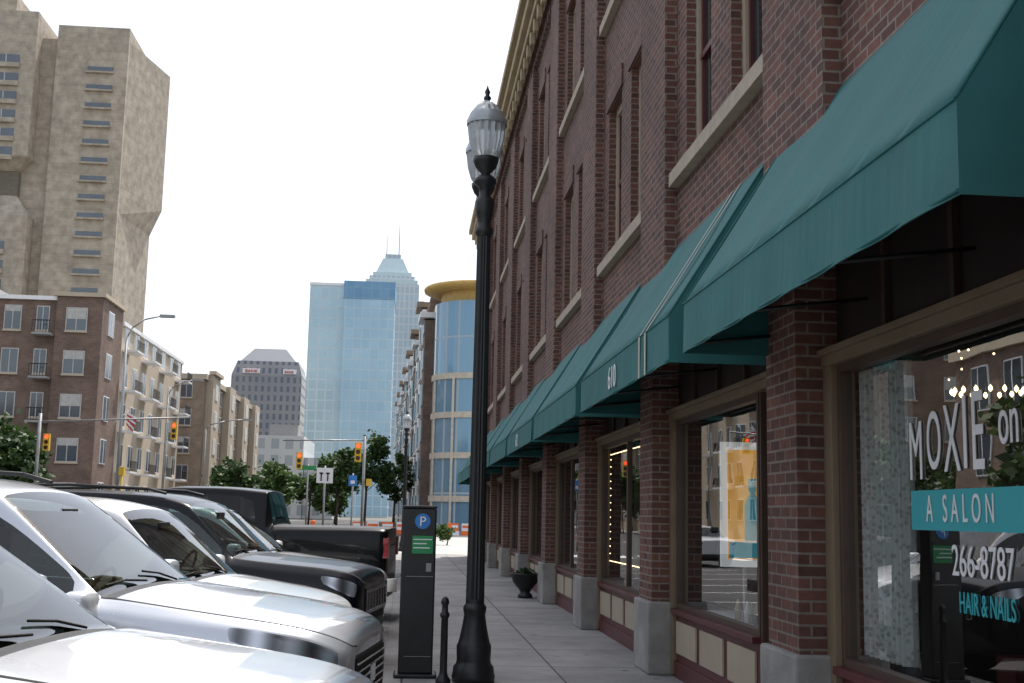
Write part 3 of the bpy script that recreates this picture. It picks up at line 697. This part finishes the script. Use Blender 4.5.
    n_.path(pts,.014,PLASTIC,6)
    n_.box(ws[1]+.12,ws[1]+.15,-.11,.11,sample(S,ws[1])[4]-.17,sample(S,ws[1])[4]-.10,PLASTIC)
    n_.obj("interior",E,bevel=.03)
    return E
rt=math.radians(-8)
vehicle("parked_crossover",CROSS,SILVER2,(-.14,5.06,RZ+.03),rt,seat=SEATL,zs=1.06)
vehicle("parked_suv",SUV,SILVER,(-.19,7.45,RZ),rt,rails=1,zs=1.07,seat=SEATL)
vehicle("parked_hatchback",HATCH,WHITEP,(-.50,10.0,RZ),rt,zs=1.10,seat=SEATL)
vehicle("parked_suv",JEEP,NAVY,(-.30,12.85,RZ),rt,rails=1,grille='slots',zs=1.04)
vehicle("parked_hatchback",CROSS,WHITEP,(-.30,15.8,RZ),rt,zs=1.10,seat=SEATL)
vehicle("pickup_truck",PICK,BLACKC,(-.2-5.66,18.9,RZ),math.radians(180-4),zs=1.06,tonneau=True)
vehicle("parked_sedan",SEDAN,WHITEP,(-4.6,47,RZ),math.radians(80))
vehicle("parked_sedan",SEDAN,BLACKC,(-16,52,RZ),math.radians(90))
# ------------------------------------------------------------------ trees
def tree(name,x,y,h,rx,rz,ncl=26,nl=150,ls=.22,mat=LEAF,tr=.14):
    T=empty(name,(x,y,0)); m=MB(); cz=h-rz
    m.tube((x,y,-.15),(x+.1,y,cz*.6),tr,BARK,8,tr*.7); m.tube((x+.1,y,cz*.6),(x,y,cz+rz*.4),tr*.7,BARK,8,tr*.25)
    cs=[]
    for i in range(ncl):
        while True:
            v=Vector((random.uniform(-1,1),random.uniform(-1,1),random.uniform(-1,1)))
            if .25<v.length<1: break
        cs.append(Vector((x+v.x*rx,y+v.y*rx,cz+v.z*rz)))
    for c_ in cs[:10]: m.tube((x+.05,y,cz*.55+random.random()*cz*.3),c_,tr*.3,BARK,5,tr*.08)
    m.obj("trunk",T); l=MB()
    for c_ in cs:
        rr=rx*random.uniform(.22,.42)
        for i in range(nl):
            v=Vector((random.gauss(0,1),random.gauss(0,1),random.gauss(0,.75)))*rr*.5
            p_=c_+v; a=Vector((random.uniform(-1,1),random.uniform(-1,1),random.uniform(-.6,.6))).normalized(); b_=a.cross(Vector((random.uniform(-1,1),random.uniform(-1,1),random.uniform(-1,1)))).normalized()
            s_=ls*random.uniform(.6,1.3); l.poly([p_-a*s_,p_-b_*s_*.6,p_+a*s_,p_+b_*s_*.6],mat)
    l.obj("crown",T)
tree("tree",-25.4,75,6.8,2.6,2.4); tree("tree",-28.5,72,6.4,3.0,2.6); tree("tree",-23.6,74,6.0,2.0,2.0)
tree("tree",-3.9,112,8.8,2.4,2.8,24,150,.22); tree("tree",-6.8,118,7.4,2.2,2.2,20,150,.22,LEAF2); tree("tree",-1.4,125,7.6,1.9,2.4,18,140,.22)
for i,(x,y,h) in enumerate([(-17.5,128,6.2),(-14.5,134,6.4),(-20.5,140,7),(-12,150,6.5),(-18,160,7.5),(-10,170,6)]): tree("tree",x,y,h,2.7,2.3,18,110,.28,LEAF2 if i%2 else LEAF)
for i,y in enumerate((8,18,28,39,50)): tree("tree",-22,y,8+i%2,2.8,2.9,18,90,.3)
tree("tree",2.2,66,1.0,.6,.4,8,100,.1,LEAF2,.04); tree("tree",1.2,70,.9,.6,.35,8,100,.08,LEAF2,.04)
# ------------------------------------------------------------------ background buildings
BRK2=brickmat("brown_brick",(.29,.19,.145),(.22,.14,.11),(.27,.23,.19),.4,.15,.012,.0)
BEIGE=M("beige_panel",(.48,.40,.30),.85,var=.06,scale=.6); BEIGE2=brickmat("tan_brick",(.46,.35,.24),(.40,.30,.21),(.40,.35,.29),.4,.15,.012,0)
TOWC=brickmat("tower_concrete",(.60,.53,.43),(.57,.505,.41),(.50,.44,.35),4,1.45,.05,0); WG=M("window_glass_bluegrey",(.06,.08,.10),.12,spec=1.,var=.3,scale=.4)
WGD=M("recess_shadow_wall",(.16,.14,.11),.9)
WG2=M("window_glass_teal",(.12,.2,.24),.12,spec=1.,var=.3,scale=.2); GREYP=M("grey_panel",(.3,.3,.3),.7); OCH=M("ochre_metal",(.5,.33,.1),.5)
FRG=M("window_frame_grey",(.5,.48,.45),.6)
BLIND=M("window_blind",(.45,.44,.41),.7)
def winY(m,x0,x1,Y,z0,z1,fr=FRG,gl=WG,fw=.07,mull=1):
    m.box(x0-fw,x1+fw,Y-.06,Y+.05,z0-fw,z1+fw,fr); m.box(x0,x1,Y-.075,Y+.02,z0,z1,gl)
    m.box(x0-fw-.05,x1+fw+.05,Y-.14,Y+.0,z0-fw-.12,z0-fw,BEIGE)
    if random.random()<.5: m.box(x0+.02,x1-.02,Y-.08,Y+.0,z1-(z1-z0)*random.uniform(.2,.6),z1-.01,BLIND)
    for q in range(mull):
        xm=x0+(x1-x0)*(q+1)/(mull+1); m.box(xm-.03,xm+.03,Y-.09,Y,z0,z1,fr)
def winX(m,y0,y1,X,z0,z1,fr=WHITE,gl=WG,fw=.08,mull=1):
    m.box(X-.05,X+.06,y0-fw,y1+fw,z0-fw,z1+fw,fr); m.box(X-.02,X+.075,y0,y1,z0,z1,gl)
    for q in range(mull):
        ym=y0+(y1-y0)*(q+1)/(mull+1); m.box(X,X+.09,ym-.04,ym+.04,z0,z1,fr)
A=empty("brick_apartment_building",(-30,105,0)); m=MB()
m.box(-45,-25.8,90,122,0,16.6,BRK2); m.box(-25.799,-23,90.6,122,0,15.9,BEIGE); m.box(-26.2,-22.85,89.7,96,0,16.9,BRK2)
m.box(-45.2,-25.7,89.8,122.2,16.601,16.9,WHITE); m.box(-26.4,-22.65,89.5,96.2,16.901,17.2,BEIGE); m.box(-25.6,-22.8,96.3,122.2,15.901,16.2,WHITE)
m.box(-45,-23,122.01,122.3,0,16,BRK2); m.box(-40,-33,95,104,16.9,18.6,GREYP); m.box(-45.,-31.5,89.4,89.9,15.6,17.6,BEIGE)
m.obj("walls",A); m=MB()
for fl in range(5):
    z=1.6+fl*3.2
    for x in (-44,-40.5,-37,-33.5,-29.9,-27.6): winY(m,x,x+(1.1 if x<-28 else .8),90,z,z+1.7)
    winY(m,-25.4,-24.0,89.7,z,z+1.6)
    for i,y in enumerate((91.5,97.5,101,104.5,108,112,116,119.5)):
        winX(m,y,y+1.5,-22.85 if y<96 else -23,z,z+1.7)
        if fl>0 and i%2: m.box(-22.98,-21.8,y-.5,y+2,z-.55,z-.4,WHITE); m.box(-21.85,-21.8,y-.5,y+2,z+.35,z+.42,BLACKP); [m.box(-21.84,-21.81,y-.5+q*.25,y-.47+q*.25,z-.4,z+.35,BLACKP) for q in range(11)]
    if fl>0:
        m.box(-27.6,-26.3,88.8,89.98,z-.5,z-.35,GREYP); m.box(-27.6,-26.3,88.8,88.86,z+.5,z+.58,BLACKP); [m.box(-27.6+q*.2,-27.57+q*.2,88.8,88.84,z-.35,z+.5,BLACKP) for q in range(7)]
m.obj("windows_and_balconies",A)
A=empty("tan_apartment_building",(-30,160,0)); m=MB()
m.box(-45,-23,135.7,184,0,15.9,BEIGE2)
for y in (137,150,163,175): m.box(-22.999,-22.2,y,y+5,0,16.6,BEIGE)
m.box(-45.3,-22.7,135.4,184.3,15.901,16.5,BEIGE); m.box(-22.69,-21.9,136.7,142.3,16.601,17,BEIGE)
m.obj("walls",A); m=MB()
for fl in range(5):
    z=1.5+fl*3.1
    for x in (-34,-31,-28,-25.5): winY(m,x,x+1.2,135.7,z,z+1.7)
    for y in (138.6,144,147,151.6,157,160,164.6,170,173,176.6,181): 
        X=-22.2 if any(a<y<a+5 for a in (137,150,163,175)) else -23
        winX(m,y,y+1.6,X,z,z+1.7)
m.obj("windows",A)
A=empty("brick_row_building",(-30,30,0)); m=MB(); m.box(-40,-24.5,-5,64,0,10.5,BRK2); m.box(-40,-24.2,-5.2,64.2,10.501,11,BEIGE)
for fl in range(3):
    for q in range(19): winX(m,-3+q*3.5,-1.4+q*3.5,-24.5,.8+fl*3.4,3+fl*3.4)
m.obj("walls",A)
T=empty("concrete_apartment_tower",(-60,200,0)); m=MB()
m.prism([(-95,190),(-47,190),(-45.4,205),(-95,215)],0,47.5,TOWC)
m.prism([(-94.99,190.01),(-47.01,190.01),(-45.4,204.99),(-94.99,214.99)],47.5,51.99,TOWC,[(-94.99,190.01),(-47.01,190.01),(-43.6,204.99),(-94.99,214.99)])
m.prism([(-95,190),(-47,190),(-43.6,205),(-95,215)],52,76,TOWC)
m.prism([(-58.2,189),(-47.02,189),(-47.02,203.9),(-58.2,203.9)],0,78,TOWC)
m.prism([(-95.1,187),(-60,187),(-60,203.8),(-95.1,203.8)],0,46,TOWC)
m.prism([(-95.1,187),(-60,187),(-60,203.8),(-95.1,203.8)],46.01,49.5,TOWC,[(-95.1,188.8),(-62.5,188.8),(-62.5,203.8),(-95.1,203.8)])
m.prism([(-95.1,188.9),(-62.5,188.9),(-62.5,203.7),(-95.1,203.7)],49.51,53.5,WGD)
m.prism([(-95.1,188.8),(-62.5,188.8),(-62.5,203.8),(-95.1,203.8)],53.51,55.5,TOWC,[(-95.1,187),(-60.8,187),(-60.8,203.8),(-95.1,203.8)])
m.prism([(-95.1,187),(-60.8,187),(-60.8,203.8),(-95.1,203.8)],55.51,79.2,TOWC)
m.prism([(-90,192),(-66,192),(-66,203),(-90,203)],79.2,84,TOWC)
m.obj("walls",T); m=MB()
for fl in range(26):
    z=1.5+fl*3.0
    if z>73: continue
    if not 43<z<54:
        for x in (-92,-85.5,-79,-72.5,-67.2):
            m.box(x,x+4.0,186.9,187.02,z,z+1.35,WG); m.box(x-.1,x+4.1,186.5,187.01,z-.75,z-.02,TOWC); m.box(x+1.9,x+2.05,186.85,187,z,z+1.35,FRG)
            if random.random()<.3: m.box(x+.1,x+1.8,186.86,187,z+.5,z+1.3,BLIND)
    m.box(-53.2,-49.2,188.9,189.02,z,z+.8,WG); m.box(-53.4,-49,188.5,189.01,z-.3,z-.02,TOWC)
m.obj("windows",T)
m=MB(); LW=curtainmat("low_office_facade",(.35,.38,.4),(.4,.42,.44),(.6,.6,.58),3,3.5,.7); m.box(-36,-22.5,260,290,0,17.5,LW); m.box(-30,-24,262,270,17.5,20,GREYP); m.box(-22.4,-16,262,290,0,13,LW); m.obj("low_office_building")
m=MB(); BM=curtainmat("bank_tower_facade",(.12,.13,.17),(.15,.16,.19),(.30,.28,.28),2.6,3.8,.75); MAN=M("slate_mansard",(.26,.27,.29),.6)
m.box(-74,-45.3,500,530,0,57,BM); m.prism([(-74,500),(-45.3,500),(-45.3,530),(-74,530)],57,63,BM,[(-72,502),(-47,502),(-47,528),(-72,528)]); m.prism([(-71,503),(-48,503),(-48,527),(-71,527)],63,69,MAN,[(-66,508),(-53,508),(-53,522),(-66,522)])
m.box(-69.5,-62.5,499.6,500.1,57.6,59.6,WHITE); m.box(-53,-47.5,499.6,500.1,57.6,59.6,WHITE)
m.obj("bank_office_tower")
text("rooftop_sign","BANK",None,(-68.5,499.4,57.9),1.8,1.1,REDM,mtx=RX,ext=.1); text("rooftop_sign","BANK",None,(-52.4,499.4,57.9),1.6,.9,REDM,mtx=RX,ext=.1)
m=MB(); BG=curtainmat("blue_curtain_wall",(.36,.53,.63),(.41,.58,.68),(.55,.66,.72),3.2,3.9,.26,.12,.2); BG2=curtainmat("blue_curtain_wall_dark",(.14,.29,.44),(.18,.33,.48),(.24,.40,.53),3.2,3.9,.2,.12,.2)  # glass colours lifted and contrast lowered to paint in distance haze
BG3=curtainmat("pale_curtain_wall",(.45,.60,.66),(.50,.65,.71),(.62,.71,.74),3.2,3.9,.3,.12,.2)
m.box(-39.3,-26.3,452,480,0,86.6,BG3); m.box(-26.299,-7.3,450,480,0,81.5,BG); m.box(-26.5,-7.1,449.8,480.2,81.5,88.3,BG2); m.box(-39.5,-26.5,451.8,480,86.6,87.6,WHITE)
m.obj("glass_office_tower")
m=MB(); PG=curtainmat("tall_tower_facade",(.38,.47,.52),(.42,.51,.57),(.56,.6,.62),2.4,4,.4,.2,.1); PGR=M("crown_glass",(.50,.62,.64),.3)
m.box(-28.4,5.3,600,634,0,108,PG); m.box(-25.5,2.5,602.5,632,108,117,PG)
for i in range(3):
    s_=i*1.6; m.prism([(-24.6+s_,603+s_),(1.6-s_,603+s_),(1.6-s_,631-s_),(-24.6+s_,631-s_)],117+i*2.2,119.2+i*2.2,PG if i%2 else PGR)
m.prism([(-20,608),(-3,608),(-3,626),(-20,626)],123.6,132,PGR,[(-16.5,612),(-6.5,612),(-6.5,622),(-16.5,622)]); m.prism([(-15.5,613),(-7.5,613),(-7.5,621),(-15.5,621)],132,134.5,PG)
for x,h in ((-14.9,145),(-8.6,155)): m.tube((x,616,125),(x,616,h),.4,FRG,6,.2)
m.obj("stepped_crown_skyscraper")
R_=empty("round_corner_building",(6,104,0)); m=MB(); RC=curtainmat("curved_facade",(.17,.31,.42),(.24,.38,.49),(.42,.48,.50),1.3,3.3,.08,.08,.25); RCW=M("cream_band",(.52,.46,.37),.8)
def cyl(cx,cy,r,z0,z1,mt,n=48): m.lathe(cx,cy,[(0,z0),(r,z0),(r,z1),(0,z1)],n,mt,smooth=False)
cyl(5.9,104,4.0,0,19.6,RC)
for z in (.0,3.6,7,10.3): cyl(5.9,104,4.15,z+2.6,z+3.1,RCW)
for k_ in range(5):
    a=math.pi+k_*math.pi/5-.3; m.box(5.9+4.1*math.cos(a)-.1,5.9+4.1*math.cos(a)+.1,104+4.1*math.sin(a)-.1,104+4.1*math.sin(a)+.1,0,13.1,RCW)
m.lathe(5.9,104,[(0,20.6),(4.5,20.6),(5.0,20.8),(5.05,21.0),(4.95,21.15),(4.7,21.2),(0,21.25)],48,OCH); cyl(5.9,104,3.5,19.6,20.6,OCH)
m.box(7.5,40,99.9,130,0,18,BEIGE)
m.obj("drum_and_cap",R_)
A=empty("balcony_apartment_building",(3,160,0)); m=MB(); a=Vector((2.0,108)); b_=Vector((-1.8,235)); dd=(b_-a); Ln=dd.length; dd/=Ln; nn=Vector((dd.y,-dd.x)); nn=-nn if nn.x>0 else nn
def Q(u,o_): p_=a+dd*u+nn*o_; return (p_.x,p_.y)
m.prism([Q(0,0),Q(Ln,0),Q(Ln,-20),Q(0,-20)],0,20.5,BEIGE)
m.prism([Q(0,.5),Q(Ln,.5),Q(Ln,-1),Q(0,-1)],20.5,21.1,BRK2)
for u in range(0,125,9):
    m.prism([Q(u,.9),Q(u+4,.9),Q(u+4,0.01),Q(u,0.01)],0,19+2.5*((u//9)%2),WHITE if (u//9)%3 else BRK2)
    m.prism([Q(u-.3,1.4),Q(u+4.3,1.4),Q(u+4.3,.0),Q(u-.3,.0)],19.2+2.5*((u//9)%2),19.7+2.5*((u//9)%2),TAN if (u//9)%2 else WHITE)
    for fl in range(6):
        z=1.4+fl*3.3; m.prism([Q(u+.6,1.0),Q(u+3.4,1.0),Q(u+3.4,.88),Q(u+.6,.88)],z,z+1.9,WG2); m.prism([Q(u+5,.12),Q(u+8,.12),Q(u+8,-.05),Q(u+5,-.05)],z-.2,z+2,WG2); m.prism([Q(u+4.5,1.1),Q(u+8.6,1.1),Q(u+8.6,.01),Q(u+4.5,.01)],z-.6,z-.42,WHITE)
m.prism([Q(-.12,-.3),Q(0,-.3),Q(0,-5),Q(-.12,-5)],2,19,WG2)
m.obj("walls",A)
# ------------------------------------------------------------------ street furniture far
def cobra(x,y,h,arm=2.6):
    m=MB(); STG=METAL; m.tube((x,y,-.1),(x,y,h*.93),.11,STG,10,.07)
    m.path([(x,y,h*.92),(x+.3,y,h*.97),(x+arm*.5,y,h*1.01),(x+arm,y,h*1.03)],.045,STG)
    m.box(x+arm-.1,x+arm+.75,y-.16,y+.16,h*1.03-.09,h*1.03+.07,GREYP); m.obj("cobra_head_street_light")
cobra(-16.4,70,12.2,1.9); cobra(-19.8,100,11.7,2.0); cobra(-18.6,112,9.5,3.4)
RL=emis("red_signal_light",(1,.08,.03),3); DKL=M("dark_lens",(.05,.02,.01),.3)
def sighead(m,x,y,z,sc=.78):
    m.box(x-.18*sc,x+.18*sc,y-.12,y+.12,z-.52*sc,z+.52*sc,YEL)
    for i,mt in enumerate((RL,DKL,DKL)):
        zz=z+.34*sc-i*.34*sc; m.poly([(x+.12*sc*math.cos(q*math.pi/8),y-.125,zz+.12*sc*math.sin(q*math.pi/8)) for q in range(16)],mt)
        m.box(x-.14*sc,x+.14*sc,y-.3,y-.121,zz+.12*sc,zz+.14*sc,YEL)
m=MB(); m.tube((-17.9,60,-.1),(-17.9,60,6.0),.09,METAL,8); m.tube((-17.9,60,5.6),(-10.8,60,6.0),.04,METAL,8); sighead(m,-17.45,59.8,4.6); sighead(m,-11.45,59.8,5.3); m.obj("traffic_signal")
m=MB(); m.tube((-13.85,60,-.1),(-13.85,60,3.4),.05,YEL,8); m.box(-13.97,-13.73,59.8,60.2,3.1,3.5,YEL); m.box(-13.95,-13.75,59.8,60.1,1.3,1.6,YEL); m.obj("pedestrian_signal")
m=MB(); m.tube((-2.2,60,-.1),(-2.2,60,5.3),.07,METAL,8); m.tube((-2.2,60,5.1),(-6.2,60,5.0),.035,METAL,8); sighead(m,-2.5,59.8,4.5,.9); sighead(m,-5.35,59.8,4.0); m.box(-2.05,-1.8,59.7,60,2.85,3.2,YEL); m.obj("traffic_signal")
m=MB(); m.tube((-4.1,60.2,-.1),(-4.1,60.2,3.8),.05,METAL,8); m.box(-4.5,-3.7,60.1,60.14,2.95,3.7,WHITE); m.box(-4.3,-4.24,60.08,60.1,3.05,3.45,GAP); m.box(-3.98,-3.92,60.08,60.1,3.05,3.45,GAP); m.box(-4.36,-4.18,60.08,60.1,3.4,3.47,GAP);m.box(-4.04,-3.86,60.08,60.1,3.4,3.47,GAP); m.obj("lane_use_sign")
m=MB(); m.tube((-2.62,58,-.1),(-2.62,58,3.4),.04,METAL,8); m.box(-2.82,-2.42,57.9,57.94,2.8,3.3,SBLUE); m.box(-2.72,-2.52,57.89,57.9,2.9,3.05,WHITE); m.obj("blue_street_sign")
m=MB(); m.tube((-5.0,61,-.1),(-5.0,61,3.9),.04,METAL,8); m.box(-5.5,-4.6,60.9,60.94,3.6,3.82,SGREEN); m.obj("street_name_sign")
for i in range(9):
    x=-4.3+i*1.15+(.6 if i>5 else 0); m=MB(); y=96+random.random()*1.5
    m.box(x,x+1.0,y,y+.35,RZ,.25,ORANGE if i%2 else WHITE); m.box(x+.05,x+.95,y+.08,y+.27,.25,.85,ORANGE if i%2==0 else WHITE); m.box(x+.1,x+.9,y+.06,y+.079,.5,.7,WHITE if i%2==0 else ORANGE); m.obj("construction_barrier",bevel=.03)
for x,y in ((-7,92),(3.3,94)):
    m=MB(); m.lathe(x,y,[(.3,RZ),(.3,-.05),(.24,-.05),(.22,.3)],16,ORANGE); m.lathe(x,y,[(.22,.3),(.21,.45)],16,WHITE); m.lathe(x,y,[(.21,.45),(.2,.65)],16,ORANGE); m.lathe(x,y,[(.2,.65),(.19,.8),(.18,.9),(0,.92)],16,ORANGE); m.obj("traffic_barrel")
m=MB(); m.tube((-22.6,93,7.6),(-21.2,92.6,8.8),.03,WHITE); 
for q in range(6): m.poly([(-21.3,92.6+.0,8.7-q*.16),(-20.5-.05*q,92.5,8.3-q*.2),(-20.5-.05*q,92.5,8.14-q*.2),(-21.3,92.6,8.56-q*.16)],REDM if q%2 else WHITE)
m.obj("flag")
# ------------------------------------------------------------------ light
el,az=math.radians(62),math.radians(22)
sd=Vector((math.sin(az)*math.cos(el),math.cos(az)*math.cos(el),math.sin(el)))
sl=bpy.data.lights.new("sun","SUN"); sl.energy=5.0; sl.angle=math.radians(.5); sl.color=(1,.955,.89)
so=bpy.data.objects.new("sun",sl); so.rotation_euler=sd.to_track_quat('Z','Y').to_euler(); so.location=(0,0,50); scene.collection.objects.link(so)
W=bpy.data.worlds.new("World"); scene.world=W; W.use_nodes=True; nt=W.node_tree; nt.nodes.clear()
sk=N(nt,"ShaderNodeTexSky",sky_type='NISHITA'); sk.sun_disc=False; sk.sun_elevation=el; sk.sun_rotation=az; sk.dust_density=3; sk.air_density=1
b1=N(nt,"ShaderNodeBackground"); b1.inputs[1].default_value=.14; nt.links.new(sk.outputs[0],b1.inputs[0])
b2=N(nt,"ShaderNodeBackground"); b2.inputs[0].default_value=(1,.985,.97,1); b2.inputs[1].default_value=.62
ad=N(nt,"ShaderNodeAddShader"); nt.links.new(b1.outputs[0],ad.inputs[0]); nt.links.new(b2.outputs[0],ad.inputs[1])
wo=N(nt,"ShaderNodeOutputWorld"); nt.links.new(ad.outputs[0],wo.inputs[0])
scene.view_settings.view_transform='Standard'; scene.view_settings.look='None'; scene.view_settings.exposure=0
# ------------------------------------------------------------------ camera
th=math.radians(8.26);ps=math.radians(4.78);ro=math.radians(1.2)
R0=Vector((math.cos(ps),-math.sin(ps),0)); F0=Vector((math.sin(ps)*math.cos(th),math.cos(ps)*math.cos(th),math.sin(th))); U0=R0.cross(F0)
Rc=R0*math.cos(ro)+U0*math.sin(ro); Uc=-R0*math.sin(ro)+U0*math.cos(ro)
cd=bpy.data.cameras.new("camera"); cd.sensor_width=36; cd.lens=36*1200/1024; cd.clip_start=.05; cd.clip_end=9000
co=bpy.data.objects.new("camera",cd); scene.collection.objects.link(co)
mt=Matrix((( Rc.x,Uc.x,-F0.x,0),(Rc.y,Uc.y,-F0.y,0),(Rc.z,Uc.z,-F0.z,1.55),(0,0,0,1))); co.matrix_world=mt
scene.camera=co
